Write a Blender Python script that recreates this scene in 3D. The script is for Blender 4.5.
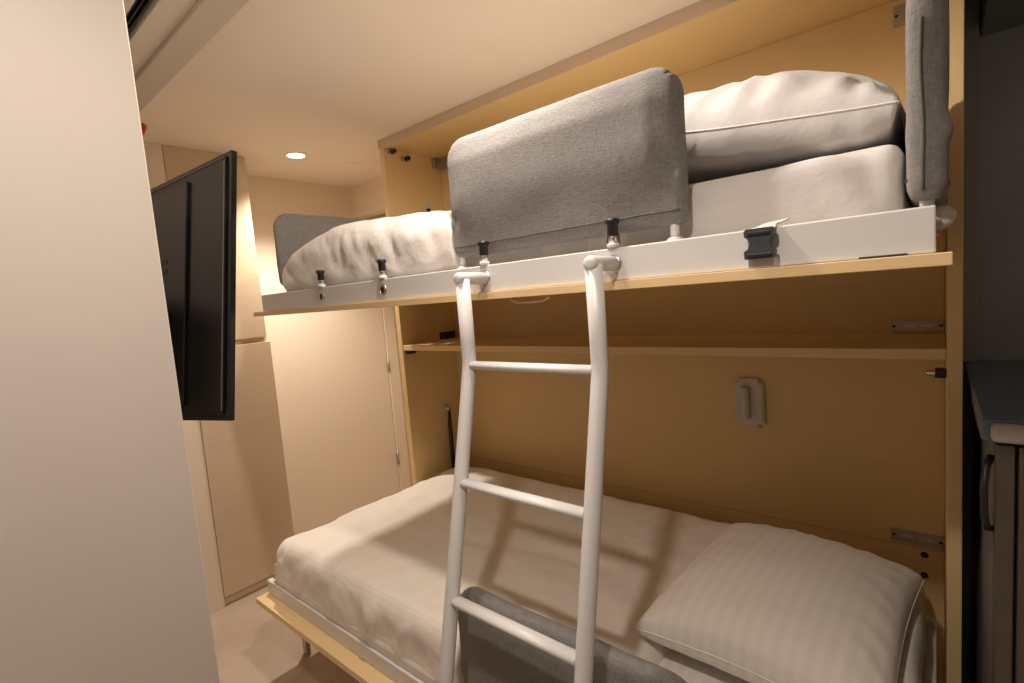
import bpy, bmesh, math, random
from mathutils import Vector, Matrix, noise

random.seed(4)
scene = bpy.context.scene
for o in list(bpy.data.objects):
    bpy.data.objects.remove(o, do_unlink=True)
COL = scene.collection
R = math.radians

# ------------------------------------------------------------------ camera
CAM_H = 1.39
cam_d = bpy.data.cameras.new('camera')
cam = bpy.data.objects.new('camera', cam_d)
COL.objects.link(cam)
cam_d.sensor_fit = 'HORIZONTAL'
cam_d.sensor_width = 36.0
cam_d.lens = 503.495 / 1024 * 36.0
cam_d.clip_start = 0.02
yaw, pit, rol = R(40.32875), R(5.28398), R(-4.50593)
F = Vector((-math.sin(yaw) * math.cos(pit), math.cos(yaw) * math.cos(pit), -math.sin(pit)))
R0 = Vector((math.cos(yaw), math.sin(yaw), 0))
U0 = R0.cross(F)
RR = math.cos(rol) * R0 + math.sin(rol) * U0
UU = -math.sin(rol) * R0 + math.cos(rol) * U0
m = Matrix.Identity(4)
for i in range(3):
    m[i][0], m[i][1], m[i][2] = RR[i], UU[i], -F[i]
m.translation = (0, 0, CAM_H)
cam.matrix_world = m
scene.camera = cam

# ------------------------------------------------------------------ world, exposure
world = bpy.data.worlds.new('world')
scene.world = world
world.use_nodes = True
bg = world.node_tree.nodes['Background']
bg.inputs[0].default_value = (0.9, 0.8, 0.7, 1)
bg.inputs[1].default_value = 0.02
scene.view_settings.view_transform = 'Standard'
scene.view_settings.look = 'None'
scene.view_settings.gamma = 1.0
scene.view_settings.use_curve_mapping = False
scene.view_settings.exposure = 0.38

CEIL = 2.175
LAMP_COL = (1.0, 0.875, 0.76)
# ceiling downlights: (x, y, watts, beam angle, beam edge softness)
DOWNLIGHTS = [(-2.47, 1.345, 64.0, 120, 0.9), (-0.76, 0.78, 29.0, 176, 0.35), (-0.26, 0.09, 29.0, 148, 0.9)]



# ------------------------------------------------------------------ materials
def nmat(name):
    mt = bpy.data.materials.new(name)
    mt.use_nodes = True
    nt = mt.node_tree
    return mt, nt, nt.nodes['Principled BSDF']


def N(nt, t, **kw):
    n = nt.nodes.new(t)
    for k, v in kw.items():
        if k in n.inputs:
            n.inputs[k].default_value = v
        else:
            setattr(n, k, v)
    return n


def plain(name, col, rough=0.5, metal=0.0, var=0.06, scale=6.0, bump=0.0, bscale=200.0, spec=0.5):
    mt, nt, b = nmat(name)
    b.inputs['Roughness'].default_value = rough
    b.inputs['Metallic'].default_value = metal
    b.inputs['Specular IOR Level'].default_value = spec
    tc = N(nt, 'ShaderNodeTexCoord')
    nz = N(nt, 'ShaderNodeTexNoise', Scale=scale, Detail=4.0)
    nt.links.new(tc.outputs['Object'], nz.inputs['Vector'])
    mx = N(nt, 'ShaderNodeMix', data_type='RGBA')
    mx.inputs[6].default_value = (*[c * (1 - var) for c in col], 1)
    mx.inputs[7].default_value = (*[min(1, c * (1 + var)) for c in col], 1)
    nt.links.new(nz.outputs['Fac'], mx.inputs[0])
    nt.links.new(mx.outputs[2], b.inputs['Base Color'])
    if bump:
        n2 = N(nt, 'ShaderNodeTexNoise', Scale=bscale, Detail=2.0)
        nt.links.new(tc.outputs['Object'], n2.inputs['Vector'])
        bp = N(nt, 'ShaderNodeBump', Strength=bump, Distance=0.002)
        nt.links.new(n2.outputs['Fac'], bp.inputs['Height'])
        nt.links.new(bp.outputs['Normal'], b.inputs['Normal'])
    return mt


def laminate(name, col, axis='Z', rough=0.42, amt=0.10):
    """pale wood-effect laminate with fine streaks along one axis"""
    mt, nt, b = nmat(name)
    b.inputs['Roughness'].default_value = rough
    tc = N(nt, 'ShaderNodeTexCoord')
    mp = N(nt, 'ShaderNodeMapping')
    s = [70.0, 70.0, 70.0]
    s['XYZ'.index(axis)] = 2.0
    mp.inputs['Scale'].default_value = s
    nz = N(nt, 'ShaderNodeTexNoise', Scale=1.0, Detail=5.0)
    mx = N(nt, 'ShaderNodeMix', data_type='RGBA')
    mx.inputs[6].default_value = (*[c * (1 - amt) for c in col], 1)
    mx.inputs[7].default_value = (*[min(1, c * (1 + amt * 0.7)) for c in col], 1)
    nt.links.new(tc.outputs['Object'], mp.inputs['Vector'])
    nt.links.new(mp.outputs['Vector'], nz.inputs['Vector'])
    nt.links.new(nz.outputs['Fac'], mx.inputs[0])
    nt.links.new(mx.outputs[2], b.inputs['Base Color'])
    return mt


def linen(name, dark, light):
    """coarse grey woven upholstery: crossed slubs, fine weave relief"""
    mt, nt, b = nmat(name)
    b.inputs['Roughness'].default_value = 0.95
    b.inputs['Specular IOR Level'].default_value = 0.15
    b.inputs['Sheen Weight'].default_value = 0.25
    tc = N(nt, 'ShaderNodeTexCoord')
    outs = []
    for sc in ((520, 520, 60), (60, 60, 520)):
        mp = N(nt, 'ShaderNodeMapping')
        mp.inputs['Scale'].default_value = sc
        nz = N(nt, 'ShaderNodeTexNoise', Scale=1.0, Detail=3.0, Roughness=0.7)
        nt.links.new(tc.outputs['Object'], mp.inputs['Vector'])
        nt.links.new(mp.outputs['Vector'], nz.inputs['Vector'])
        outs.append(nz.outputs['Fac'])
    ad = N(nt, 'ShaderNodeMath', operation='ADD')
    nt.links.new(outs[0], ad.inputs[0])
    nt.links.new(outs[1], ad.inputs[1])
    rp = N(nt, 'ShaderNodeMapRange')
    rp.inputs[1].default_value = 0.72
    rp.inputs[2].default_value = 1.28
    nt.links.new(ad.outputs[0], rp.inputs[0])
    mx = N(nt, 'ShaderNodeMix', data_type='RGBA')
    mx.inputs[6].default_value = (*dark, 1)
    mx.inputs[7].default_value = (*light, 1)
    nt.links.new(rp.outputs[0], mx.inputs[0])
    nt.links.new(mx.outputs[2], b.inputs['Base Color'])
    bp = N(nt, 'ShaderNodeBump', Strength=0.5, Distance=0.0015)
    nt.links.new(rp.outputs[0], bp.inputs['Height'])
    nt.links.new(bp.outputs['Normal'], b.inputs['Normal'])
    return mt


def cotton(name, col, stripe_axis=None, period=0.014, depth=0.06, wrinkle=0.35, wscale=22.0):
    mt, nt, b = nmat(name)
    b.inputs['Roughness'].default_value = 0.8
    b.inputs['Specular IOR Level'].default_value = 0.25
    b.inputs['Sheen Weight'].default_value = 0.15
    tc = N(nt, 'ShaderNodeTexCoord')
    mx = N(nt, 'ShaderNodeMix', data_type='RGBA')
    mx.inputs[6].default_value = (*[c * (1 - depth) for c in col], 1)
    mx.inputs[7].default_value = (*col, 1)
    nz = N(nt, 'ShaderNodeTexNoise', Scale=wscale, Detail=4.0, Roughness=0.6)
    nt.links.new(tc.outputs['Object'], nz.inputs['Vector'])
    bp = N(nt, 'ShaderNodeBump', Strength=wrinkle, Distance=0.012)
    if stripe_axis:
        sp = N(nt, 'ShaderNodeSeparateXYZ')
        nt.links.new(tc.outputs['Object'], sp.inputs[0])
        ml = N(nt, 'ShaderNodeMath', operation='MULTIPLY')
        ml.inputs[1].default_value = 2 * math.pi / period
        nt.links.new(sp.outputs['XYZ'.index(stripe_axis)], ml.inputs[0])
        sn = N(nt, 'ShaderNodeMath', operation='SINE')
        nt.links.new(ml.outputs[0], sn.inputs[0])
        rg = N(nt, 'ShaderNodeMapRange')
        rg.inputs[1].default_value = -0.35
        rg.inputs[2].default_value = 0.35
        nt.links.new(sn.outputs[0], rg.inputs[0])
        nt.links.new(rg.outputs[0], mx.inputs[0])
    else:
        nt.links.new(nz.outputs['Fac'], mx.inputs[0])
    nt.links.new(nz.outputs['Fac'], bp.inputs['Height'])
    nt.links.new(bp.outputs['Normal'], b.inputs['Normal'])
    nt.links.new(mx.outputs[2], b.inputs['Base Color'])
    return mt


def emitter(name, col, strength):
    mt = bpy.data.materials.new(name)
    mt.use_nodes = True
    nt = mt.node_tree
    nt.nodes.remove(nt.nodes['Principled BSDF'])
    e = N(nt, 'ShaderNodeEmission', Strength=strength)
    e.inputs[0].default_value = (*col, 1)
    nt.links.new(e.outputs[0], nt.nodes['Material Output'].inputs[0])
    return mt


def floor_material():
    mt, nt, b = nmat('floor_vinyl')
    b.inputs['Roughness'].default_value = 0.55
    tc = N(nt, 'ShaderNodeTexCoord')
    n1 = N(nt, 'ShaderNodeTexNoise', Scale=5.0, Detail=6.0, Roughness=0.65)
    n2 = N(nt, 'ShaderNodeTexNoise', Scale=160.0, Detail=2.0)
    nt.links.new(tc.outputs['Object'], n1.inputs['Vector'])
    nt.links.new(tc.outputs['Object'], n2.inputs['Vector'])
    ad = N(nt, 'ShaderNodeMath', operation='MULTIPLY_ADD')
    ad.inputs[1].default_value = 0.35
    nt.links.new(n2.outputs['Fac'], ad.inputs[0])
    nt.links.new(n1.outputs['Fac'], ad.inputs[2])
    rp = N(nt, 'ShaderNodeMapRange')
    rp.inputs[1].default_value = 0.4
    rp.inputs[2].default_value = 0.95
    nt.links.new(ad.outputs[0], rp.inputs[0])
    mx = N(nt, 'ShaderNodeMix', data_type='RGBA')
    mx.inputs[6].default_value = (0.40, 0.30, 0.225, 1)
    mx.inputs[7].default_value = (0.53, 0.42, 0.325, 1)
    nt.links.new(rp.outputs[0], mx.inputs[0])
    nt.links.new(mx.outputs[2], b.inputs['Base Color'])
    return mt


M = {}
CREAM = (0.81, 0.595, 0.295)
M['laminate'] = laminate('cream_laminate', CREAM, 'X', amt=0.035)
M['laminate_v'] = laminate('cream_laminate_upright', CREAM, 'Z', amt=0.035)
M['edge'] = laminate('pale_wood_edge', (0.84, 0.61, 0.33), 'X', amt=0.06)
M['cupboard'] = laminate('beige_cupboard_front', (0.66, 0.52, 0.37), 'Y', amt=0.07)
M['ceiling'] = plain('ceiling_paint', (0.88, 0.79, 0.68), 0.75, var=0.02, scale=3)
M['wall'] = plain('warm_wall_paint', (0.83, 0.72, 0.58), 0.7, var=0.02, scale=4)
M['partition'] = plain('partition_paint', (0.655, 0.585, 0.52), 0.55, var=0.025, scale=9, bump=0.03, bscale=300)
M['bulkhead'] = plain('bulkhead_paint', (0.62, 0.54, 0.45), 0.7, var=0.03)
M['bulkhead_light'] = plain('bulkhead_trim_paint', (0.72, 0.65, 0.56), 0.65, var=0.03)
M['floor'] = floor_material()
M['door'] = plain('door_paint', (0.74, 0.58, 0.40), 0.5, var=0.025, scale=5)
M['white_metal'] = plain('white_powder_coat', (0.73, 0.72, 0.71), 0.38, var=0.02, scale=12, bump=0.04, bscale=500)
M['chrome'] = plain('brushed_chrome', (0.66, 0.64, 0.62), 0.3, metal=1.0, var=0.08, scale=30)
M['steel'] = plain('zinc_plate', (0.50, 0.49, 0.45), 0.45, metal=0.85, var=0.1, scale=40)
M['black'] = plain('black_plastic', (0.014, 0.014, 0.016), 0.42, var=0.1, scale=30)
M['hole'] = plain('dark_socket', (0.03, 0.026, 0.024), 0.6, var=0.1, scale=30)
M['buckle'] = plain('charcoal_buckle', (0.055, 0.06, 0.07), 0.4, var=0.08, scale=40)
M['linen'] = linen('grey_linen', (0.165, 0.155, 0.150), (0.285, 0.268, 0.258))
M['thread'] = plain('dark_stitch_line', (0.10, 0.095, 0.09), 0.9, var=0.1)
M['sheet'] = cotton('white_sheet', (0.74, 0.705, 0.69), None, depth=0.03, wrinkle=0.25, wscale=14)
M['duvet_up'] = cotton('white_duvet', (0.86, 0.82, 0.77), 'Y', 0.012, depth=0.04, wrinkle=0.3, wscale=16)
M['duvet_low'] = cotton('striped_duvet', (0.84, 0.78, 0.70), 'Y', 0.011, depth=0.045, wrinkle=0.28, wscale=9)
M['pillow_up'] = cotton('white_pillowcase', (0.68, 0.655, 0.64), None, depth=0.03, wrinkle=0.3, wscale=12)
M['pillow_low'] = cotton('striped_pillowcase', (0.83, 0.78, 0.73), 'X', 0.030, depth=0.045, wrinkle=0.15, wscale=8)
M['piping'] = plain('white_piping', (0.86, 0.83, 0.79), 0.8, var=0.03)
M['webbing'] = plain('beige_webbing', (0.74, 0.68, 0.62), 0.85, var=0.06, scale=60, bump=0.3, bscale=400)
M['tv'] = plain('tv_black_gloss', (0.008, 0.0075, 0.0075), 0.12, var=0.05, spec=0.4)
M['tv_matt'] = plain('tv_black_matt', (0.008, 0.0075, 0.007), 0.25, var=0.05, spec=0.35)
M['tv_line'] = plain('tv_seam_grey', (0.10, 0.095, 0.09), 0.35, var=0.05)
M['red'] = plain('red_plastic', (0.55, 0.02, 0.015), 0.35, var=0.05)
M['lamp_white'] = plain('lamp_ring_white', (0.85, 0.82, 0.78), 0.4, var=0.02)
M['lamp_glow'] = emitter('downlight_glow', (1.0, 0.88, 0.72), 14.0)
M['fitting'] = plain('offwhite_plastic', (0.66, 0.62, 0.58), 0.45, var=0.03)
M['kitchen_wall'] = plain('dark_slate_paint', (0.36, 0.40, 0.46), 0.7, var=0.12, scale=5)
M['kitchen_unit'] = plain('dark_cupboard_front', (0.19, 0.20, 0.21), 0.55, var=0.08)
M['kitchen_strip'] = plain('grey_filler_strip', (0.30, 0.31, 0.31), 0.6, var=0.08)
M['counter'] = plain('dark_blue_worktop', (0.13, 0.21, 0.30), 0.3, var=0.15, scale=14)
M['counter_edge'] = plain('pale_worktop_edge', (0.50, 0.47, 0.46), 0.4, var=0.05)
M['fridge'] = plain('dark_stainless', (0.17, 0.15, 0.135), 0.4, metal=0.7, var=0.1, scale=16)
M['room'] = plain('room_wall_paint', (0.78, 0.73, 0.66), 0.8, var=0.03)


# ------------------------------------------------------------------ mesh helpers
def finish(name, bm, mat, parent=None, smooth=False, mats=None):
    me = bpy.data.meshes.new(name)
    bmesh.ops.recalc_face_normals(bm, faces=bm.faces[:])
    bm.to_mesh(me)
    bm.free()
    for mm in (mats or [mat]):
        me.materials.append(M[mm])
    if smooth:
        for p in me.polygons:
            p.use_smooth = True
    o = bpy.data.objects.new(name, me)
    COL.objects.link(o)
    if parent is not None:
        o.parent = parent
        o.matrix_parent_inverse = pmat(parent).inverted()
    return o


def pmat(o):
    mt = o.matrix_basis.copy()
    if o.parent:
        mt = pmat(o.parent) @ o.matrix_parent_inverse @ mt
    return mt


def thing(name, label, cat, loc=(0, 0, 0), group=None):
    o = bpy.data.objects.new(name, None)
    o.empty_display_size = 0.05
    COL.objects.link(o)
    o.location = loc
    tag(o, label, cat, group)
    return o


def tag(o, label, cat, group=None):
    o['label'] = label
    o['category'] = cat
    if group:
        o['group'] = group
    return o


def struct(o, label=None, cat=None):
    o['kind'] = 'structure'
    if label:
        o['label'] = label
    if cat:
        o['category'] = cat
    return o


def add_box(bm, x0, x1, y0, y1, z0, z1, bev=0.0, seg=2, mat=None):
    vs = [bm.verts.new(p) for p in ((x0, y0, z0), (x1, y0, z0), (x1, y1, z0), (x0, y1, z0),
                                    (x0, y0, z1), (x1, y0, z1), (x1, y1, z1), (x0, y1, z1))]
    fs = [bm.faces.new([vs[i] for i in f]) for f in
          ((0, 3, 2, 1), (4, 5, 6, 7), (0, 1, 5, 4), (1, 2, 6, 5), (2, 3, 7, 6), (3, 0, 4, 7))]
    if bev:
        es = list({e for f in fs for e in f.edges})
        bmesh.ops.bevel(bm, geom=es, offset=bev, segments=seg, affect='EDGES', profile=0.5)


def box(name, b, mat, parent=None, bev=0.002, seg=2):
    bm = bmesh.new()
    add_box(bm, *b, bev=bev, seg=seg)
    return finish(name, bm, mat, parent)


def add_tube(bm, pts, rad, n=16, cap=True):
    """round bar through points; rad is a number or a list"""
    pts = [Vector(p) for p in pts]
    rads = rad if isinstance(rad, (list, tuple)) else [rad] * len(pts)
    rings = []
    up = None
    for i, p in enumerate(pts):
        a = pts[max(i - 1, 0)]
        c = pts[min(i + 1, len(pts) - 1)]
        t = (c - a).normalized()
        if up is None:
            up = Vector((0, 0, 1)) if abs(t.z) < 0.9 else Vector((1, 0, 0))
        s = t.cross(up).normalized()
        up = s.cross(t).normalized()
        rings.append([bm.verts.new(p + rads[i] * (math.cos(2 * math.pi * k / n) * s + math.sin(2 * math.pi * k / n) * up))
                      for k in range(n)])
    for r0, r1 in zip(rings, rings[1:]):
        for k in range(n):
            bm.faces.new((r0[k], r0[(k + 1) % n], r1[(k + 1) % n], r1[k]))
    if cap:
        bm.faces.new(rings[0][::-1])
        bm.faces.new(rings[-1])


def tube(name, pts, rad, mat, parent=None, n=16, smooth=True):
    bm = bmesh.new()
    add_tube(bm, pts, rad, n)
    o = finish(name, bm, mat, parent, smooth)
    if smooth:
        flat_caps(o)
    return o


def flat_caps(o):
    for p in o.data.polygons:
        if len(p.vertices) > 4:
            p.use_smooth = False


def lathe(name, prof, origin, axis, mat, parent=None, n=28, smooth=True):
    """prof: list of (radius, height along axis)"""
    ax = Vector(axis).normalized()
    s = ax.orthogonal().normalized()
    u = ax.cross(s)
    bm = bmesh.new()
    rings = []
    for r, h in prof:
        if r < 1e-6:
            rings.append([bm.verts.new(Vector(origin) + ax * h)])
        else:
            rings.append([bm.verts.new(Vector(origin) + ax * h + r * (math.cos(2 * math.pi * k / n) * s + math.sin(2 * math.pi * k / n) * u))
                          for k in range(n)])
    for a, b in zip(rings, rings[1:]):
        for k in range(n):
            k2 = (k + 1) % n
            if len(a) == 1 and len(b) == 1:
                continue
            if len(a) == 1:
                bm.faces.new((a[0], b[k2], b[k]))
            elif len(b) == 1:
                bm.faces.new((a[k], a[k2], b[0]))
            else:
                bm.faces.new((a[k], a[k2], b[k2], b[k]))
    return finish(name, bm, mat, parent, smooth)


def lattice_box(nx, ny, nz):
    """closed box surface as a lattice; returns verts in [-1,1]^3 and quads"""
    idx, verts, faces = {}, [], []

    def v(i, j, k):
        key = (i, j, k)
        if key not in idx:
            idx[key] = len(verts)
            verts.append(Vector((2 * i / nx - 1, 2 * j / ny - 1, 2 * k / nz - 1)))
        return idx[key]
    for k in (0, nz):
        for i in range(nx):
            for j in range(ny):
                q = (v(i, j, k), v(i + 1, j, k), v(i + 1, j + 1, k), v(i, j + 1, k))
                faces.append(q if k else q[::-1])
    for j in (0, ny):
        for i in range(nx):
            for k in range(nz):
                q = (v(i, j, k), v(i + 1, j, k), v(i + 1, j, k + 1), v(i, j, k + 1))
                faces.append(q[::-1] if j else q)
    for i in (0, nx):
        for j in range(ny):
            for k in range(nz):
                q = (v(i, j, k), v(i, j + 1, k), v(i, j + 1, k + 1), v(i, j, k + 1))
                faces.append(q if i else q[::-1])
    return verts, faces


def soft_box(name, b, r, n, mat, parent=None, fn=None):
    """cushion-like rounded box; fn(p, normal, unit) -> moved point (p in world units)"""
    x0, x1, y0, y1, z0, z1 = b
    c = Vector(((x0 + x1) / 2, (y0 + y1) / 2, (z0 + z1) / 2))
    h = Vector(((x1 - x0) / 2, (y1 - y0) / 2, (z1 - z0) / 2))
    rr = r if isinstance(r, (tuple, list)) else (r, r, r)
    vs, fs = lattice_box(*n)
    out = []
    for u in vs:
        w = Vector([math.copysign(1 - (1 - abs(q)) ** 1.35, q) for q in u])
        p = Vector([w[i] * h[i] for i in range(3)])
        inner = Vector([max(-(h[i] - rr[i]), min(h[i] - rr[i], p[i])) for i in range(3)])
        d = Vector([(p[i] - inner[i]) / rr[i] for i in range(3)])
        if d.length > 1e-9:
            d.normalize()
        q = inner + Vector([d[i] * rr[i] for i in range(3)])
        q = q + c
        if fn:
            q = fn(q, d, u)
        out.append(q)
    me = bpy.data.meshes.new(name)
    me.from_pydata([tuple(p) for p in out], [], fs)
    for p in me.polygons:
        p.use_smooth = True
    me.materials.append(M[mat])
    o = bpy.data.objects.new(name, me)
    COL.objects.link(o)
    if parent is not None:
        o.parent = parent
        o.matrix_parent_inverse = pmat(parent).inverted()
    return o


def fbm(x, y, z, s, o=3):
    return noise.fractal(Vector((x * s, y * s, z * s)), 1.0, 2.0, o)


# ------------------------------------------------------------------ setting
XF = -2.96          # far wall
CAB_Y = 1.543       # front plane of the bunk cabinet
BACK_Y = 1.90       # inside of its back
struct(box('floor', (-3.4, 1.7, -2.2, 2.45, -0.06, 0.0), 'floor', bev=0), 'beige mottled vinyl floor', 'floor')
struct(box('ceiling', (-3.4, 1.7, -2.2, 2.45, CEIL, CEIL + 0.06), 'ceiling', bev=0), 'warm cream painted ceiling', 'ceiling')
struct(box('wall_far', (XF - 0.1, XF, 0.1, 2.4, 0, CEIL), 'wall', bev=0), 'cream end wall beyond the foot of the bunks', 'wall')
struct(box('wall_alcove', (XF, -2.055, 1.957, 2.03, 1.975, CEIL), 'wall', bev=0), 'cream lintel wall over the door recess', 'wall')
struct(box('wall_back', (XF, 1.6, 2.35, 2.42, 0, CEIL), 'wall', bev=0), 'cream wall behind the bunk cabinet', 'wall')
struct(box('wall_left', (-2.63, -0.80, -0.25, 0.2255, 0, CEIL), 'partition', bev=0.0015), 'pale matt partition end filling the left edge', 'wall')
struct(box('wall_front', (-0.8, 1.62, -2.1, -2.0, 0, CEIL), 'room', bev=0))
struct(box('wall_side', (-0.9, -0.8, -2.0, -0.25, 0, CEIL), 'room', bev=0))
struct(box('wall_right', (1.52, 1.62, -2.0, 2.35, 0, CEIL), 'room', bev=0))
struct(box('trim_1', (XF, -2.632, 0.2255, 0.808, 0, CEIL), 'wall', bev=0.002), 'cream filler panel left of the tall cupboard', 'wall panel')

# ceiling bulkhead with a slot diffuser
bulk = thing('ceiling_bulkhead', 'grey-beige ceiling bulkhead with a black slot at the upper left', 'bulkhead', (-1.7, 0.39, 2.07))
bulk['kind'] = 'structure'
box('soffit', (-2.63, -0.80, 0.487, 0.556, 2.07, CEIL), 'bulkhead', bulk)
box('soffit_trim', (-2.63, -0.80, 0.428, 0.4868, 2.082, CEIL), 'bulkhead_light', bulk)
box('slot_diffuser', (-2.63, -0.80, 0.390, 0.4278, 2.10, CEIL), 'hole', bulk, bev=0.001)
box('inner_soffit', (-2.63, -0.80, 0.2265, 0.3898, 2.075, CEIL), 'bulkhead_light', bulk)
for y in (0.398, 0.408, 0.418):
    box('diffuser_blade', (-2.62, -0.81, y - 0.001, y + 0.001, 2.088, 2.0995), 'black', bulk, bev=0.0004, seg=1)

# door in the far wall
d1 = thing('door_1', 'plain cream door with two hinges below the foot of the upper bunk', 'door', (XF, 1.76, 0))
d1['kind'] = 'structure'
box('door_leaf', (XF + 0.0005, XF + 0.005, 1.18, 2.108, 0.012, 1.955), 'wall', d1, bev=0.002)
box('door_frame', (XF + 0.0005, XF + 0.016, 2.114, 2.20, 0.0, 1.96), 'wall', d1, bev=0.002)
for z in (0.30, 0.97, 1.75):
    tube('hinge', [(XF + 0.018, 2.111, z - 0.05), (XF + 0.018, 2.111, z + 0.05)], 0.007, 'steel', d1, n=10)

# ------------------------------------------------------------------ ceiling fittings
for i, (x, y, w, ang, soft) in enumerate(DOWNLIGHTS):
    t = thing('downlight', ['small lit round downlight in the ceiling past the television',
                            'small lit round downlight in the ceiling above the middle guard pad',
                            'small lit round downlight in the ceiling above the camera'][i], 'downlight', (x, y, CEIL))
    lathe('trim_ring', [(0.042, -0.0035), (0.050, -0.006), (0.055, -0.003), (0.055, -0.0003), (0.042, -0.0003), (0.042, -0.0035)],
          (x, y, CEIL), (0, 0, 1), 'lamp_white', t)
    lathe('lens', [(0, -0.0036), (0.0415, -0.0036), (0.0415, -0.0008), (0, -0.0008)], (x, y, CEIL), (0, 0, 1), 'lamp_glow', t, smooth=False)
    ld = bpy.data.lights.new('downlight_lamp', 'SPOT')
    ld.energy = w
    ld.color = LAMP_COL
    ld.spot_size = R(ang)
    ld.spot_blend = soft
    ld.shadow_soft_size = 0.03
    lo = bpy.data.objects.new('downlight_lamp', ld)
    COL.objects.link(lo)
    lo.parent = t
    lo.location = (0, 0, -0.04)

v = lathe('smoke_detector', [(0, -0.006), (0.030, -0.006), (0.040, -0.003), (0.042, -0.0003), (0, -0.0003)], (-2.47, 1.66, CEIL), (0, 0, 1), 'ceiling')
tag(v, 'flat round ceiling disc right of the lit downlight', 'ceiling disc')
s = thing('alarm_sounder', 'red alarm sounder on the ceiling peeping past the partition', 'alarm', (-2.43, 0.655, CEIL))
lathe('sounder_base', [(0, -0.012), (0.045, -0.012), (0.045, -0.0005), (0, -0.0005)], (-2.43, 0.655, CEIL), (0, 0, 1), 'red', s)
lathe('sounder_body', [(0, -0.048), (0.024, -0.046), (0.030, -0.038), (0.040, -0.020), (0.041, -0.0122), (0, -0.0122)], (-2.43, 0.655, CEIL), (0, 0, 1), 'red', s)

# ------------------------------------------------------------------ tall cupboard at the far left
tc = thing('tall_cupboard', 'tall beige built-in cupboard behind the television with a finger gap between its doors', 'cupboard', (-2.8, 0.99, 0))
box('carcass', (XF + 0.001, -2.653, 0.8088, 1.168, 0.046, CEIL - 0.0005), 'cupboard', tc)
box('upper_door', (-2.652, -2.630, 0.8092, 1.160, 1.276, CEIL - 0.001), 'cupboard', tc, bev=0.0015)
box('lower_door', (-2.652, -2.628, 0.8092, 1.174, 0.046, 1.250), 'cupboard', tc, bev=0.0015)
box('plinth', (XF + 0.001, -2.646, 0.812, 1.165, 0.001, 0.0455), 'cupboard', tc, bev=0.001)

# ------------------------------------------------------------------ bunk cabinet
XL, XR = -2.021, 0.019     # inner faces of its sides
bc = thing('bunk_cabinet', 'cream open wall cabinet that houses both fold-down bunks', 'wall cabinet', (-1.0, 1.7, 0))
TOPZ = 2.135
box('side_panel', (XL - 0.032, XL, CAB_Y, 1.95, 0.001, CEIL - 0.001), 'laminate_v', bc, bev=0.0015)
box('side_panel', (XR, XR + 0.028, CAB_Y, 1.95, 0.001, CEIL - 0.001), 'laminate_v', bc, bev=0.0015)
box('top_panel', (XL + 0.0005, XR - 0.0005, CAB_Y, 1.95, TOPZ, CEIL - 0.001), 'laminate', bc, bev=0.0015)
box('top_edge_shade', (XL - 0.032, XR + 0.028, CAB_Y - 0.004, CAB_Y - 0.0003, TOPZ, CEIL - 0.0005), 'cupboard', bc, bev=0.0008)  # added strip; its darker colour stands in for shade along the top front edge
box('back_panel', (XL + 0.0005, XR - 0.0005, BACK_Y, 1.949, 0.521, TOPZ - 0.0005), 'laminate', bc, bev=0.001)
box('lower_back_panel', (XL + 0.0005, XR - 0.0005, BACK_Y, 1.949, 0.001, 0.5195), 'laminate', bc, bev=0.001)
box('shelf', (XL + 0.0005, XR - 0.0005, CAB_Y + 0.002, BACK_Y - 0.0005, 1.158, 1.184), 'laminate', bc, bev=0.0015)


def plate(name, b, parent, slots):
    bx = box(name, b, 'steel', parent, bev=0.001)
    x0, x1, y0, y1, z0, z1 = b
    for sx0, sx1 in slots:
        box('slot', (x0 + (x1 - x0) * sx0, x0 + (x1 - x0) * sx1, y0 - 0.0006, y0 + 0.001, z0 + (z1 - z0) * 0.40, z0 + (z1 - z0) * 0.62), 'chrome', bx, bev=0)
    for sx in (0.06, 0.94):
        lathe('screw', [(0, 0.0015), (0.004, 0.0012), (0.0045, 0)], (x0 + (x1 - x0) * sx, y0, (z0 + z1) / 2), (0, -1, 0), 'black', bx, n=10)
    return bx


plate('mounting_plate', (-0.105, 0.0175, BACK_Y - 0.006, BACK_Y - 0.0004, 1.187, 1.224), bc, [(0.25, 0.5), (0.56, 0.8)])
plate('mounting_plate', (-0.110, 0.0175, BACK_Y - 0.006, BACK_Y - 0.0004, 0.531, 0.571), bc, [(0.2, 0.45), (0.55, 0.8)])
plate('mounting_plate', (-0.093, 0.0175, BACK_Y - 0.006, BACK_Y - 0.0004, 2.062, 2.117), bc, [(0.3, 0.5), (0.6, 0.8)])
for z in (0.500, 0.435):
    lathe('bolt_hole', [(0, 0.001), (0.009, 0.001), (0.010, 0)], (-0.028, BACK_Y, z), (0, -1, 0), 'black', bc, n=14)
# gas strut on the left side panel
st = lathe('strut_bracket', [(0, 0.030), (0.011, 0.030), (0.014, 0.018), (0.020, 0.003), (0.021, 0.0003), (0, 0.0003)], (XL, 1.79, 0.815), (1, 0, 0), 'steel', bc, n=16)
tube('gas_strut', [(XL + 0.024, 1.79, 0.80), (XL + 0.024, 1.785, 0.72), (XL + 0.03, 1.78, 0.30)], [0.006, 0.011, 0.011], 'black', bc, n=12)
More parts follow.
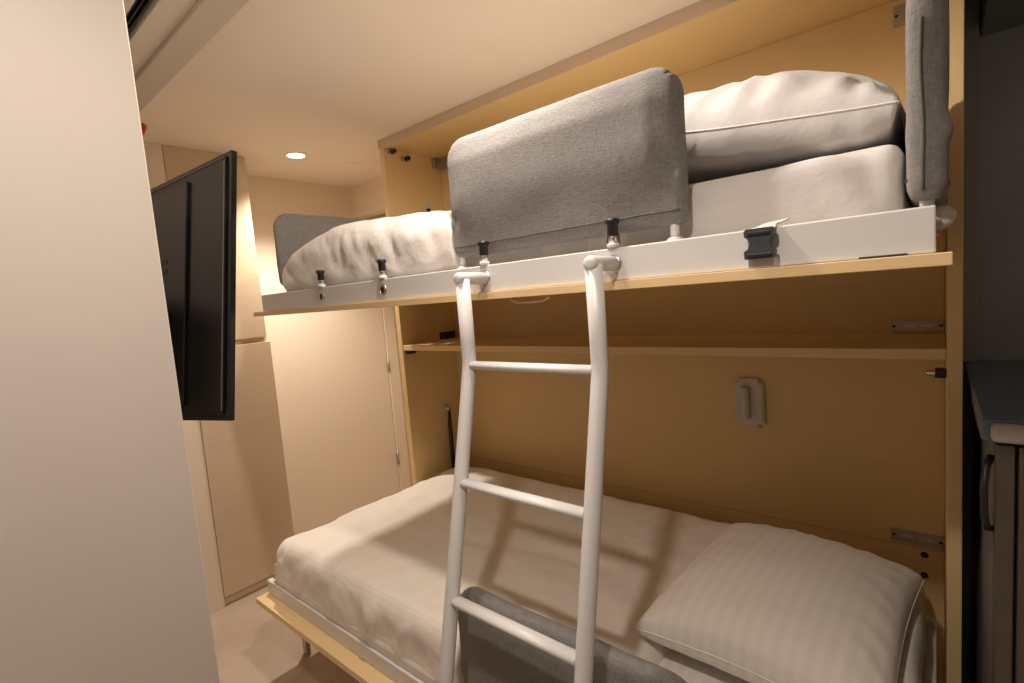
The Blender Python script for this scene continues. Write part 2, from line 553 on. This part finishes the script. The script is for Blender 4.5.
# catches
cb = box('catch', (XL + 0.0004, XL + 0.035, 1.558, 1.60, 1.138, 1.1575), 'black', bc, bev=0.003)
cb = box('catch', (XR - 0.022, XR - 0.0004, 1.556, 1.59, 1.112, 1.133), 'black', bc, bev=0.003)
lathe('catch_peg', [(0, 0.026), (0.007, 0.026), (0.008, 0.0)], (XR - 0.012, 1.573, 1.122), (-1, 0, 0), 'chrome', bc, n=12)
for yy, zz, ln in ((1.582, 2.118, 0.03), (1.665, 2.098, 0.045)):
    h = box('hinge_arm', (XL + 0.0004, XL + 0.016, yy - ln / 2, yy + ln / 2, zz - 0.009, zz + 0.009), 'steel', bc, bev=0.003)
    lathe('hinge_knuckle', [(0, 0.028), (0.010, 0.028), (0.011, 0.0)], (XL + 0.012, yy, zz), (1, 0, 0), 'black', bc, n=12)
box('strut_mount', (XL + 0.0004, XL + 0.02, 1.845, 1.893, 2.078, 2.132), 'steel', bc, bev=0.003)
tube('folded_strut', [(XL + 0.02, 1.868, 2.098), (XL + 0.45, 1.868, 2.098)], 0.010, 'steel', bc, n=12)
tube('folded_strut', [(XL + 0.02, 1.878, 2.072), (XL + 0.42, 1.878, 2.072)], 0.006, 'steel', bc, n=10)
box('strut_mount', (XL + 0.0004, XL + 0.03, 1.79, 1.88, 1.186, 1.222), 'black', bc, bev=0.004)
# socket
so = thing('wall_switch', 'small framed switch on the cabinet side above the upper duvet', 'switch', (XL, 1.784, 1.87))
box('frame', (XL + 0.0004, XL + 0.006, 1.752, 1.816, 1.825, 1.905), 'laminate', so, bev=0.002)
box('rocker', (XL + 0.0062, XL + 0.010, 1.776, 1.800, 1.836, 1.868), 'black', so, bev=0.001)
box('indicator', (XL + 0.0062, XL + 0.009, 1.768, 1.806, 1.872, 1.896), 'fitting', so, bev=0.001)

# white wall fitting with an upright bar on the back panel
wf = thing('wall_fitting', 'white rounded plate with an upright bar on the back panel under the shelf', 'wall fitting', (-0.512, BACK_Y, 0.94))
bm = bmesh.new()
add_box(bm, -0.562, -0.463, BACK_Y - 0.018, BACK_Y - 0.0005, 0.850, 1.030, bev=0.0)
bmesh.ops.bevel(bm, geom=[e for e in bm.edges if abs(e.verts[0].co.y - e.verts[1].co.y) > 0.01], offset=0.016, segments=5, affect='EDGES')
bmesh.ops.bevel(bm, geom=[e for e in bm.edges if all(v.co.y < BACK_Y - 0.017 for v in e.verts)], offset=0.005, segments=2, affect='EDGES')
finish('plate', bm, 'fitting', wf)
tube('bar', [(-0.522, BACK_Y - 0.030, 0.884), (-0.522, BACK_Y - 0.030, 0.889), (-0.522, BACK_Y - 0.030, 0.995), (-0.522, BACK_Y - 0.030, 1.000)],
     [0.011, 0.0145, 0.0145, 0.011], 'fitting', wf, n=18)
for z in (0.905, 0.98):
    tube('bar_standoff', [(-0.522, BACK_Y - 0.026, z), (-0.522, BACK_Y - 0.016, z)], 0.007, 'fitting', wf, n=10)


# ------------------------------------------------------------------ fold-down bunks
def bunk(name, label, yf, zr0, zr1, zd0, zd1, ydeck, xl_deck, xr_deck, yb, rt):
    t = thing(name, label, 'bunk bed', (-1.0, 1.2, zd0), 'fold-down bunks')
    box('deck_panel', (xl_deck, xr_deck, ydeck, 1.52, zd0, zd1), 'edge', t, bev=0.0012)
    box('front_rail', (-2.0, 0.0, yf, yf + rt, zr0, zr1), 'white_metal', t, bev=0.0025)
    box('back_rail', (-2.0, 0.0, yb - 0.022, yb, zr0, zr1), 'white_metal', t, bev=0.0025)
    for x in (-2.0, -0.022):
        box('end_rail', (x, x + 0.022, yf + rt + 0.0005, yb - 0.0225, zr0, zr1 - 0.02), 'white_metal', t, bev=0.0025)
    for k in range(12):
        x = -1.93 + k * 0.16
        box('slat', (x, x + 0.07, yf + rt + 0.0005, yb - 0.0225, zr0 + 0.003, zr0 + 0.014), 'edge', t, bev=0.002)
    return t


up = bunk('fold_down_bunk', 'upper fold-down bunk frame with white metal rail and pale wood panel', 0.880, 1.4015, 1.464, 1.3835, 1.401, 0.872, -2.068, 0.0165, 1.80, 0.035)
low = bunk('fold_down_bunk', 'lower fold-down bunk frame with white metal rail and pale wood panel', 0.768, 0.3065, 0.360, 0.284, 0.306, 0.722, -2.008, 0.0165, 1.80, 0.022)
# folding leg of the lower bunk
box('leg', (-1.985, -1.955, 0.865, 0.885, 0.001, 0.2835), 'steel', low, bev=0.003)
box('leg', (-0.05, -0.02, 0.865, 0.885, 0.001, 0.2835), 'steel', low, bev=0.003)


def latch(x, parent, yf, zt, empty):
    """white socket on the rail with chrome pin and black plunger cap; a ringed hole in the rail face"""
    so_ = lathe('latch_socket', [(0, 0.0), (0.0125, 0.0), (0.0125, 0.006), (0.011, 0.009), (0, 0.009)], (x, yf + 0.0045, zt + 0.0003), (0, 0, 1), 'white_metal', parent, n=18)
    lathe('latch_pin', [(0, 0.009), (0.0085, 0.009), (0.0085, 0.030), (0, 0.030)], (x, yf + 0.0045, zt), (0, 0, 1), 'chrome', so_, n=16)
    lathe('latch_cap', [(0, 0.023), (0.0100, 0.023), (0.0108, 0.026), (0.0105, 0.045), (0.0140, 0.048), (0.0145, 0.053), (0.011, 0.056), (0, 0.056)],
          (x, yf + 0.0045, zt), (0, 0, 1), 'black', so_, n=20)
    ring = lathe('socket_ring', [(0.0105, 0.0), (0.0105, 0.003), (0.0165, 0.003), (0.018, 0.0)], (x, yf, zt - 0.031), (0, -1, 0), 'chrome', parent, n=22)
    if empty:
        lathe('socket_hole', [(0, 0.0016), (0.0104, 0.0016), (0.0104, 0.0002)], (x, yf, zt - 0.031), (0, -1, 0), 'hole', ring, n=20)


for x, e in ((-1.555, True), (-1.217, True), (-0.816, False), (-0.476, False)):
    latch(x, up, 0.880, 1.464, e)
# pull loop under the upper deck panel
tube('pull_loop', [(-0.80, 0.95, 1.383), (-0.798, 0.95, 1.377), (-0.78, 0.95, 1.371), (-0.74, 0.95, 1.369), (-0.70, 0.95, 1.371), (-0.686, 0.95, 1.377), (-0.684, 0.95, 1.383)],
     0.003, 'edge', up, n=10)
box('catch_slot', (-0.085, -0.030, 0.8788, 0.8805, 1.4018, 1.4042), 'hole', up, bev=0)


# ------------------------------------------------------------------ padded guards
def BULGE(z, amt):
    """outward swell of a pad face: tucked in at the hem, fullest half way up"""
    t = max(0.0, min(1.0, z / 0.16))
    return amt * t * t * (3 - 2 * t)


def pad_mesh(name, parent, L, H, T, seed, amt, crease=True):
    """upholstered guard pad lying in the local XZ plane, centred on x, standing on z = 0"""
    def fn(p, d, u):
        x, y, z = p
        # big rounded top corners
        rc = 0.062
        cx = L / 2 - rc
        cz = H - rc
        ax = abs(x)
        if ax > cx and z > cz:
            dx, dz = ax - cx, z - cz
            mlen = max(dx, dz)
            l2 = math.hypot(dx, dz)
            if l2 > 1e-6:
                k = mlen / l2
                ax, z = cx + dx * k, cz + dz * k
                x = math.copysign(ax, x)
        # soft bulge and unevenness
        edge = min(1.0, (L / 2 - abs(x)) / 0.06) * min(1.0, max(0, (H - z)) / 0.06)
        bul = BULGE(z, amt) * edge
        bul += 0.0035 * noise.noise(Vector((x * 7 + seed, z * 9, seed)))
        if crease:      # pulled folds near the lower corners
            for sx in (-1, 1):
                dd = math.hypot((x - sx * L / 2) * 0.55, z - 0.085 - 0.25 * abs(x - sx * L / 2))
                bul -= 0.007 * math.exp(-(dd / 0.016) ** 2)
        if d.y > 0:
            bul *= 0.25
        y = y + math.copysign(bul, d.y) if abs(d.y) > 0.3 else y
        x += 0.003 * noise.noise(Vector((z * 8, seed, 1.0))) * (abs(d.x) > 0.3)
        z += 0.004 * noise.noise(Vector((x * 6, seed, 4.0))) * (z > H * 0.5)
        return Vector((x, y, z))
    pad = soft_box('pad', (-L / 2, L / 2, -T / 2, T / 2, 0, H), (0.018, T * 0.46, 0.020), (60, 8, 34), 'linen', None, fn)
    return pad


def guard(name, label, loc, rotz, L, H, T, zpost, posts, seed, welt_z=0.026, end_seam=False, amt=0.006):
    t = thing(name, label, 'bed guard', loc, 'padded bed guards')
    t.rotation_euler = (0, 0, rotz)
    pad = pad_mesh('pad', t, L, H, T, seed, amt)
    pad.parent = t
    # folded hem along the foot of the pad
    bm = bmesh.new()
    for s_ in (-1, 1):
        pts = []
        for i in range(31):
            x = -L / 2 + 0.008 + i * (L - 0.016) / 30
            zz = welt_z + 0.0015 * noise.noise(Vector((i * .4, seed, 2 + s_)))
            bul = BULGE(zz, amt) * min(1.0, (L / 2 - abs(x)) / 0.06) + 0.0035 * noise.noise(Vector((x * 7 + seed, zz * 9, seed)))
            pts.append((x, s_ * (T / 2 + bul * (0.25 if s_ > 0 else 1.0) + 0.0004), zz))
        add_tube(bm, pts, 0.0014, 6)
    w = finish('stitch_line', bm, 'thread', None, True)
    w.parent = pad
    if end_seam:
        e_ = tube('end_seam', [(-L / 2 - 0.0005 + 0.003 * noise.noise(Vector((z * 8, seed, 1.0))), 0.004 + 0.003 * noise.noise(Vector((z * 14, 3, seed))), z) for z in [0.012 + k * (H - 0.085) / 18 for k in range(19)]], 0.0022, 'thread', None, n=6)
        e_.parent = pad
    for xp in posts:
        p = tube('post', [(xp, 0, zpost), (xp, 0, 0.03)], 0.0085, 'white_metal', None, n=14)
        p.parent = t
        c = lathe('post_collar', [(0, 0), (0.016, 0.0), (0.016, 0.004), (0.010, 0.009), (0, 0.009)], (xp, 0, zpost), (0, 0, 1), 'white_metal', None, n=16)
        c.parent = p
    return t


# pads: bottom at z 1.495, rail top at 1.464
guard('bed_guard', 'grey padded guard standing mid rail on the upper bunk behind the ladder', (-0.646, 0.928, 1.494), 0, 0.604, 0.290, 0.036, -0.0295, (-0.285, 0.275), 3.1, amt=0.017)
guard('bed_guard', 'grey padded guard across the foot end of the upper bunk', (-1.968, 1.245, 1.495), R(90), 0.60, 0.286, 0.030, -0.0505, (-0.27, 0.27), 8.4)
guard('bed_guard', 'grey padded guard at the head end of the upper bunk beside the pillow', (-0.010, 1.205, 1.476), R(90), 0.60, 0.310, 0.044, -0.0315, (-0.262, 0.262), 5.7, 0.030, True, amt=0.002)
guard('bed_guard', 'grey padded guard on the lower bunk seen through the ladder', (-0.610, 0.793, 0.392), 0, 0.60, 0.300, 0.044, -0.0315, (-0.28, 0.28), 12.2)

# ------------------------------------------------------------------ bedding, upper bunk
UM0, UMT = 1.418, 1.571


def up_mat(p, d, u):
    x, y, z = p
    a = 0.006 * noise.noise(Vector((x * 6, y * 6, z * 6)))
    if abs(d.y) > 0.3 and d.y < 0:
        a += 0.004 * math.sin(x * 30 + 4 * noise.noise(Vector((x * 3, z * 4, 0)))) * max(0, d.z + 0.4)
        # pulled creases near the head corner
        a += 0.006 * math.sin((x * 60 + z * 35)) * math.exp(-((x + 0.06) / 0.06) ** 2)
    return p + d * a


mu = thing('mattress', 'mattress in a smooth white sheet on the upper bunk', 'mattress', (-1, 1.35, UM0))
soft_box('cover', (-1.935, -0.036, 0.958, 1.774, UM0, UMT), 0.026, (120, 40, 12), 'sheet', mu, up_mat)
soft_box('cover_corner', (-0.012, 0.020, 0.95, 1.0, 1.436, 1.470), 0.015, (12, 12, 10), 'sheet', mu,
         lambda p, d, u: p + d * 0.006 * noise.noise(p * 45))


def up_duvet(p, d, u):
    x, y, z = p
    zt = UMT + 0.004
    bottom = u.z < -0.999
    # mound profile along the bunk
    if x < -1.42:
        q = min(1.0, (-1.42 - x) / 0.51)
        f = math.sqrt(max(0.0, 1 - q ** 2.6))
        f = 0.30 + 0.70 * f
    else:
        f = 1.0 - 0.20 * min(1, (x + 1.42) / 0.45)
    if not bottom:
        zz = 1.462 + (z - 1.462) * (f if z > 1.462 else 1.0)
        zz += 0.010 * noise.noise(Vector((x * 4, y * 4, 3))) * max(0, d.z)
        a = 0.0
        if d.y < -0.1 or d.x < -0.2:
            w = (1 - abs(d.z)) ** 0.5
            k = (x * 40 + z * 30 + 3.2 * noise.noise(Vector((x * 4.0, z * 4, 7))))
            a += 0.0055 * w * math.sin(k) * (0.5 + 0.5 * noise.noise(Vector((x * 3, z * 6, 1))))
            k2 = noise.noise(Vector((x * 16 + z * 8, z * 5, 3.0)))
            a -= 0.008 * w * math.exp(-(k2 / 0.10) ** 2) * (0.5 + noise.noise(Vector((x * 2.2, z * 3, 9))))
        a += 0.005 * fbm(x, y, z, 7)
        q2 = Vector((x, y, zz)) + d * a
        q2.y = max(q2.y, 0.9175 if x < -0.955 else 0.956)
        # follow the mattress top at the tucked head end
        return q2
    ins = (x < -1.925) or y < 0.952 or y > 1.776
    if not ins:
        return Vector((x, y, zt))
    return Vector((x, max(y, 0.9175 if x < -0.955 else 0.956), z))


du = soft_box('duvet', (-1.945, -0.47, 0.918, 1.785, 1.428, 1.670), (0.075, 0.07, 0.10), (150, 64, 26), 'duvet_up', None, up_duvet)
tag(du, 'crumpled white duvet mounded at the foot of the upper bunk', 'duvet')


def pillow(name, mat, a, b, tt, tb, loc, rot, n=56, seed=0.0, wrinkle=0.004, pw=0.42, pipe=0.003, ear=0.05, pwb=0.2):
    """closed pillow: two bulged sheets meeting in a seam, drawn-in sides and pointed corners"""
    vs, fs = [], []
    idx = {}

    def pt(i, j, side):
        s = 2 * i / n - 1
        t = 2 * j / n - 1
        # denser towards the seam
        s = math.sin(s * math.pi / 2) * 0.6 + s * 0.4
        t = math.sin(t * math.pi / 2) * 0.6 + t * 0.4
        x = a * s * (1 - ear * (1 - t * t) * abs(s) ** 2)
        y = b * t * (1 - ear * (1 - s * s) * abs(t) ** 2)
        pr = (max(0, 1 - s ** 2) * max(0, 1 - t ** 2)) ** pw
        pr = pr if side > 0 else pr ** (pwb / pw)
        ew = (1 - (1 - abs(s)) ** 0.5 * 1.0) if abs(s) > abs(t) else (1 - (1 - abs(t)) ** 0.5)
        ew = max(0.0, ew)
        wob = wrinkle * 0.6 * fbm(x + seed, y, seed, 8) * min(1, pr * 2)
        fold = wrinkle * math.sin((t if abs(s) > abs(t) else s) * 24 + 5 * noise.noise(Vector((x * 9, y * 9, seed)))) * pr * 2.2 * (max(abs(s), abs(t)) ** 4)
        z = (tt if side > 0 else -tb) * pr + (wob + fold) * (1 if side > 0 else -0.15)
        zs = 0.006 * noise.noise(Vector((x * 5, y * 5, seed + 9)))
        return (x, y, z + zs)

    def v(i, j, side):
        key = (i, j, 0) if i in (0, n) or j in (0, n) else (i, j, side)
        if key not in idx:
            idx[key] = len(vs)
            vs.append(pt(i, j, side))
        return idx[key]
    for i in range(n):
        for j in range(n):
            fs.append((v(i, j, 1), v(i + 1, j, 1), v(i + 1, j + 1, 1), v(i, j + 1, 1)))
            fs.append((v(i, j, -1), v(i, j + 1, -1), v(i + 1, j + 1, -1), v(i + 1, j, -1)))
    t = thing(name, '', 'pillow', loc)
    t.rotation_euler = rot
    me = bpy.data.meshes.new('pillowcase')
    me.from_pydata(vs, [], fs)
    for p in me.polygons:
        p.use_smooth = True
    me.materials.append(M[mat])
    o = bpy.data.objects.new('pillowcase', me)
    COL.objects.link(o)
    o.parent = t
    ring = [pt(i, 0, 1) for i in range(0, n)] + [pt(n, j, 1) for j in range(0, n)] + [pt(n - i, n, 1) for i in range(0, n)] + [pt(0, n - j, 1) for j in range(0, n + 1)]
    bm = bmesh.new()
    add_tube(bm, ring, pipe, 8)
    sm = finish('seam', bm, 'piping', None, True)
    sm.parent = o
    return t


pu = pillow('pillow', 'pillow_up', 0.265, 0.36, 0.138, 0.064, (-0.292, 1.345, 1.667), (0, R(8), R(-2)), seed=2.0, wrinkle=0.008, pw=0.42, pipe=0.0016, pwb=0.10)
pu['label'] = 'plump plain white pillow at the head of the upper bunk'

# strap with buckle hanging over the upper rail
bs = thing('mattress_strap', 'beige webbing strap with a dark clip buckle over the upper rail', 'strap', (-0.213, 0.87, 1.46))


def ribbon(name, pts, wvec, th, mat, parent):
    pts = [Vector(p) for p in pts]
    wv = Vector(wvec) / 2
    bm = bmesh.new()
    rows = []
    for i, p in enumerate(pts):
        tn = (pts[min(i + 1, len(pts) - 1)] - pts[max(i - 1, 0)]).normalized()
        nn = tn.cross(wv).normalized() * th / 2
        rows.append([bm.verts.new(p + s1 * wv + s2 * nn) for s1, s2 in ((-1, -1), (1, -1), (1, 1), (-1, 1))])
    for r0, r1 in zip(rows, rows[1:]):
        for k in range(4):
            bm.faces.new((r0[k], r0[(k + 1) % 4], r1[(k + 1) % 4], r1[k]))
    bm.faces.new(rows[0])
    bm.faces.new(rows[-1])
    return finish(name, bm, mat, parent, False)


ribbon('webbing', [(-0.1940, 0.900, 1.473), (-0.2030, 0.886, 1.4675), (-0.2070, 0.8775, 1.466), (-0.2090, 0.872, 1.460), (-0.2100, 0.8705, 1.452)], (0.036, 0.004, 0.004), 0.0025, 'webbing', bs)
ribbon('webbing', [(-0.2120, 0.8725, 1.423), (-0.2120, 0.8735, 1.412), (-0.2120, 0.8745, 1.4025)], (0.036, 0, 0), 0.0025, 'webbing', bs)
# buckle: female body with waist and two side prongs
bm = bmesh.new()
prof = [(-0.022, 1.416), (0.022, 1.416), (0.023, 1.428), (0.0165, 1.432), (0.0145, 1.440), (0.0165, 1.447), (0.0215, 1.451), (0.0225, 1.459), (0.019, 1.463),
        (-0.019, 1.463), (-0.0225, 1.459), (-0.0215, 1.451), (-0.0165, 1.447), (-0.0145, 1.440), (-0.0165, 1.432), (-0.023, 1.428)]
f0 = [bm.verts.new((-0.211 + x, 0.8595, z)) for x, z in prof]
f1 = [bm.verts.new((-0.211 + x, 0.8705, z)) for x, z in prof]
bm.faces.new(f0)
bm.faces.new(f1[::-1])
for k in range(len(prof)):
    bm.faces.new((f0[k], f0[(k + 1) % len(prof)], f1[(k + 1) % len(prof)], f1[k]))
bk = finish('buckle', bm, 'buckle', bs)
box('release_bar', (-0.228, -0.194, 0.857, 0.8594, 1.452, 1.458), 'black', bk, bev=0.001)
box('body_ridge', (-0.229, -0.193, 0.857, 0.8594, 1.418, 1.424), 'black', bk, bev=0.001)

# ------------------------------------------------------------------ bedding, lower bunk
LM0, LMT = 0.322, 0.488


def low_mat(p, d, u):
    a = 0.007 * noise.noise(Vector((p.x * 6, p.y * 7, p.z * 6)))
    q = p + d * a
    if q.x > -0.16 and d.z > 0.0:          # the sheet rides up at the head end
        q.z += 0.045 * ((q.x + 0.16) / 0.14) ** 2 * max(0.0, d.z)
    return q


ml = thing('mattress', 'mattress in a striped white sheet on the lower bunk', 'mattress', (-1, 1.3, LM0))
soft_box('cover', (-1.955, -0.026, 0.850, 1.774, LM0, LMT), 0.03, (120, 40, 12), 'pillow_low', ml, low_mat)


def low_duvet(p, d, u):
    x, y, z = p
    bottom = u.z < -0.999
    if bottom:
        if x > -1.925 and 0.842 < y < 1.782 and d.y > -0.02:
            return Vector((x, y, LMT + 0.012))
        hh = math.hypot(d.x, d.y)
        if hh > 0.02:
            x += 0.06 * (d.x / hh - d.x)
            y += 0.06 * (d.y / hh - d.y)
        return Vector((x, max(y, 0.776 if not -0.92 < x < -0.29 else 0.835), max(z, 0.3625)))
    zz = z
    # rounded fall at the foot end
    if x < -1.70:
        q = (-1.70 - x) / 0.27
        zz -= 0.030 * min(1, q) ** 2 * max(0, min(1, (z - 0.33) / 0.17))
    if d.z < 0:                      # the skirt hangs straight, no undercut
        hh = math.hypot(d.x, d.y)
        if hh > 0.02:
            x += 0.06 * (d.x / hh - d.x)
            y += 0.06 * (d.y / hh - d.y)
    w = (1 - abs(d.z)) ** 0.5
    a = 0.0
    if d.y < -0.1:
        k = x * 34 + (0.52 - z) * 16 + 3.0 * noise.noise(Vector((x * 2.6, z * 3, 2)))
        low_w = min(1, max(0, (0.53 - z) / 0.13))
        a += 0.017 * (1 - 2 * abs(math.sin(k * 0.5)) ** 0.8) * w * (0.30 + 0.70 * low_w) * (0.6 + 0.8 * noise.noise(Vector((x * 5, 2, 4))))
        a += 0.010 * fbm(x, z, 0.3, 8) * w
        # skirt kicks out and its hem rises and falls
        zz += 0.006 * max(0.0, noise.noise(Vector((x * 4.5, 8, 1)))) * low_w
    if d.x < -0.1:
        a += 0.010 * math.sin(y * 30 + 2 * noise.noise(Vector((y * 4, z * 4, 2)))) * w
    a += (0.006 * fbm(x, y, 1.0, 5) + 0.004 * fbm(x, y, 2.0, 12)) * max(0, d.z)
    # long shallow crease down the middle
    a -= 0.008 * max(0, d.z) * math.exp(-((y - 1.33 - 0.12 * x - 0.05 * math.sin(x * 5)) / 0.03) ** 2) * (1 if -1.3 < x < -0.75 else 0.2)
    q2 = Vector((x, y, zz)) + d * a
    if x > -0.92 and x < -0.29 and q2.y < 0.835:
        q2.y = 0.835
    if d.y < -0.5 and z < 0.44 and not -0.94 < x < -0.27:
        q2.y = min(q2.y, 0.783 if z < 0.40 else 0.79)
    q2.y = max(q2.y, 0.764)
    q2.x = max(q2.x, -2.0)
    q2.z = max(q2.z, 0.3625)
    return q2


dl = soft_box('duvet', (-1.990, -0.50, 0.776, 1.800, 0.3625, 0.535), (0.06, 0.06, 0.08), (170, 80, 22), 'duvet_low', None, low_duvet)
tag(dl, 'finely striped off-white duvet spread over the lower bunk', 'duvet')

pl = pillow('pillow', 'pillow_low', 0.248, 0.318, 0.112, 0.055, (-0.290, 1.330, 0.562), (R(-1), R(1), R(-3)), seed=6.0, wrinkle=0.0025, pw=0.32, ear=0.06, pipe=0.002)
pl['label'] = 'wide satin-striped white pillow on the lower bunk'

# ------------------------------------------------------------------ ladder
la = thing('bunk_ladder', 'white tubular ladder hooked on the upper rail', 'ladder', (-0.645, 0.55, 0))
RL = 0.0165


def leg_y(z):
    return 0.806 if z >= 1.238 else 0.806 - 0.233 * (1.238 - z)


for x in (-0.816, -0.476):
    pts = [(x, 0.806, 1.4330), (x, 0.806, 1.29), (x, 0.806, 1.255), (x, 0.805, 1.238), (x, 0.8015, 1.220), (x, 0.794, 1.186), (x, leg_y(0.6), 0.6), (x, leg_y(0.03), 0.03)]
    rail = tube('side_rail', pts, RL, 'white_metal', la, n=20)
    tube('hook_arm', [(x, 0.7865, 1.435), (x, 0.7875, 1.435), (x, 0.790, 1.435), (x, 0.795, 1.435), (x, 0.8795, 1.434)], [0.004, 0.0085, 0.0125, 0.0145, 0.0145], 'white_metal', la, n=20)
    tube('rubber_foot', [(x, leg_y(0.045), 0.045), (x, leg_y(0.0), 0.002)], 0.0195, 'black', rail, n=16)
for z in (1.238, 0.982, 0.735, 0.488, 0.241):
    y = leg_y(z)
    bm = bmesh.new()
    # flattened tread: wide oval bar
    n = 18
    ends = []
    for x in (-0.816 + 0.012, -0.476 - 0.012):
        ends.append([bm.verts.new((x, y + 0.0155 * math.cos(2 * math.pi * k / n), z + 0.0095 * math.sin(2 * math.pi * k / n))) for k in range(n)])
    for k in range(n):
        bm.faces.new((ends[0][k], ends[0][(k + 1) % n], ends[1][(k + 1) % n], ends[1][k]))
    bm.faces.new(ends[0])
    bm.faces.new(ends[1])
    rg = finish('rung', bm, 'white_metal', la, True)
    flat_caps(rg)

# ------------------------------------------------------------------ television on a swing arm
av = Vector((-0.986, -0.159, -0.057)).normalized()
bv = Vector((-0.082, 0.161, 0.984))
bv = (bv - av * bv.dot(av)).normalized()
nv = av.cross(bv).normalized()
k_ = 0.53 / 0.56
TR = Vector((-1.12 * k_, 0.470 * k_, 0.346 * k_ + CAM_H))
TVW, TVH = 0.93, 0.53
ctr = TR - bv * TVH / 2 + av * TVW / 2
tv = thing('television', 'black flat television on an arm angled out past the partition', 'television')
mt = Matrix.Identity(4)
for i in range(3):
    mt[i][0], mt[i][1], mt[i][2], mt[i][3] = -av[i], nv[i], bv[i], ctr[i]
tv.matrix_world = mt
tv.location, tv.rotation_euler = mt.to_translation(), mt.to_euler()


def tvbox(name, b, mat, parent=None, bev=0.002):
    o = box(name, b, mat, None, bev)
    o.parent = parent or tv
    return o


W2, H2 = TVW / 2, TVH / 2
tvbox('screen_panel', (-W2, W2, 0.0, 0.012, -H2, H2), 'tv', bev=0.002)
tvbox('screen', (-W2 + 0.008, W2 - 0.008, 0.0122, 0.0132, -H2 + 0.012, H2 - 0.008), 'tv', bev=0.0004)
rc = tvbox('rear_cover', (-W2 + 0.014, W2 - 0.014, -0.004, -0.0002, -H2 + 0.012, H2 - 0.010), 'tv_matt', bev=0.0012)
tvbox('edge_strip', (W2 - 0.0185, W2 - 0.0150, -0.0055, -0.0042, -H2 + 0.02, H2 - 0.02), 'tv_line', rc, bev=0.0004)
tvbox('edge_strip', (-W2 + 0.02, W2 - 0.02, -0.0055, -0.0042, H2 - 0.0145, H2 - 0.012), 'tv_line', rc, bev=0.0004)
hs = tvbox('rear_housing', (-W2 + 0.10, W2 - 0.150, -0.010, -0.0042, -H2 + 0.03, H2 - 0.03), 'tv', bev=0.002)
tvbox('vent_slot', (W2 - 0.34, W2 - 0.225, -0.0110, -0.0102, 0.070, 0.080), 'black', hs, bev=0.0003)
tvbox('vent_slot', (W2 - 0.34, W2 - 0.225, -0.0110, -0.0102, 0.050, 0.060), 'black', hs, bev=0.0003)
tvbox('mount_plate', (-0.13, 0.13, -0.030, -0.0104, -0.13, 0.13), 'black', tv, bev=0.003)
for sx in (-0.08, 0.08):
    ar = tube('mount_arm', [ctr + (-av) * sx - nv * 0.044, Vector((ctr.x - 0.02 + sx, 0.2275, ctr.z))], 0.008, 'black', None, n=10)
    ar.parent = tv
    ar.matrix_parent_inverse = mt.inverted()

# ------------------------------------------------------------------ dark kitchenette right of the bunks
struct(box('wall_kitchen', (XR + 0.030, 1.519, 1.955, 2.02, 0.001, CEIL - 0.001), 'kitchen_wall', bev=0), 'slate grey wall in shade right of the bunks', 'wall')
struct(box('trim_2', (XR + 0.0285, XR + 0.0685, 1.90, 1.9545, 1.10, CEIL - 0.002), 'kitchen_strip', bev=0.002), 'grey upright filler strip beside the bunk cabinet', 'trim')
fr = thing('mini_fridge', 'dark stainless front-opening fridge at the right edge', 'fridge', (0.37, 1.55, 0))
box('body', (0.082, 0.66, 1.262, 1.93, 0.012, 1.058), 'kitchen_unit', fr, bev=0.004)
box('door_stile', (0.082, 0.108, 1.232, 1.2615, 0.05, 1.052), 'fridge', fr, bev=0.003)
dr = box('door', (0.112, 0.66, 1.228, 1.2615, 0.05, 1.052), 'fridge', fr, bev=0.004)
tube('handle', [(0.078, 1.262, 1.02), (0.070, 1.240, 1.005), (0.0665, 1.225, 0.97), (0.0675, 1.224, 0.92), (0.072, 1.236, 0.89), (0.079, 1.262, 0.88)], 0.006, 'black', fr, n=10)
for x in (0.11, 0.63):
    for y in (1.30, 1.88):
        tube('foot', [(x, y, 0.0125), (x, y, 0.001)], 0.016, 'black', fr, n=12)
ct = thing('worktop', 'dark blue worktop with a pale rounded front edge over the fridge', 'worktop', (0.4, 1.6, 1.06))
box('slab', (0.062, 0.70, 1.225, 1.953, 1.0595, 1.099), 'counter', ct, bev=0.004)
box('front_edge', (0.074, 0.70, 1.200, 1.2245, 1.062, 1.096), 'counter_edge', ct, bev=0.010, seg=4)
uc = thing('upper_cupboard', 'dark wall cupboard above the worktop at the top right corner', 'cupboard', (0.4, 1.78, 1.98))
box('carcass', (0.092, 0.70, 1.64, 1.953, 1.985, CEIL - 0.002), 'kitchen_unit', uc, bev=0.002)
box('door', (0.092, 0.395, 1.618, 1.6395, 1.981, CEIL - 0.004), 'kitchen_unit', uc, bev=0.002)
box('door', (0.397, 0.70, 1.618, 1.6395, 1.981, CEIL - 0.004), 'kitchen_unit', uc, bev=0.002)
tube('handle', [(0.150, 1.617, 2.01), (0.150, 1.600, 2.02), (0.150, 1.598, 2.07), (0.150, 1.617, 2.085)], 0.005, 'black', uc, n=10)
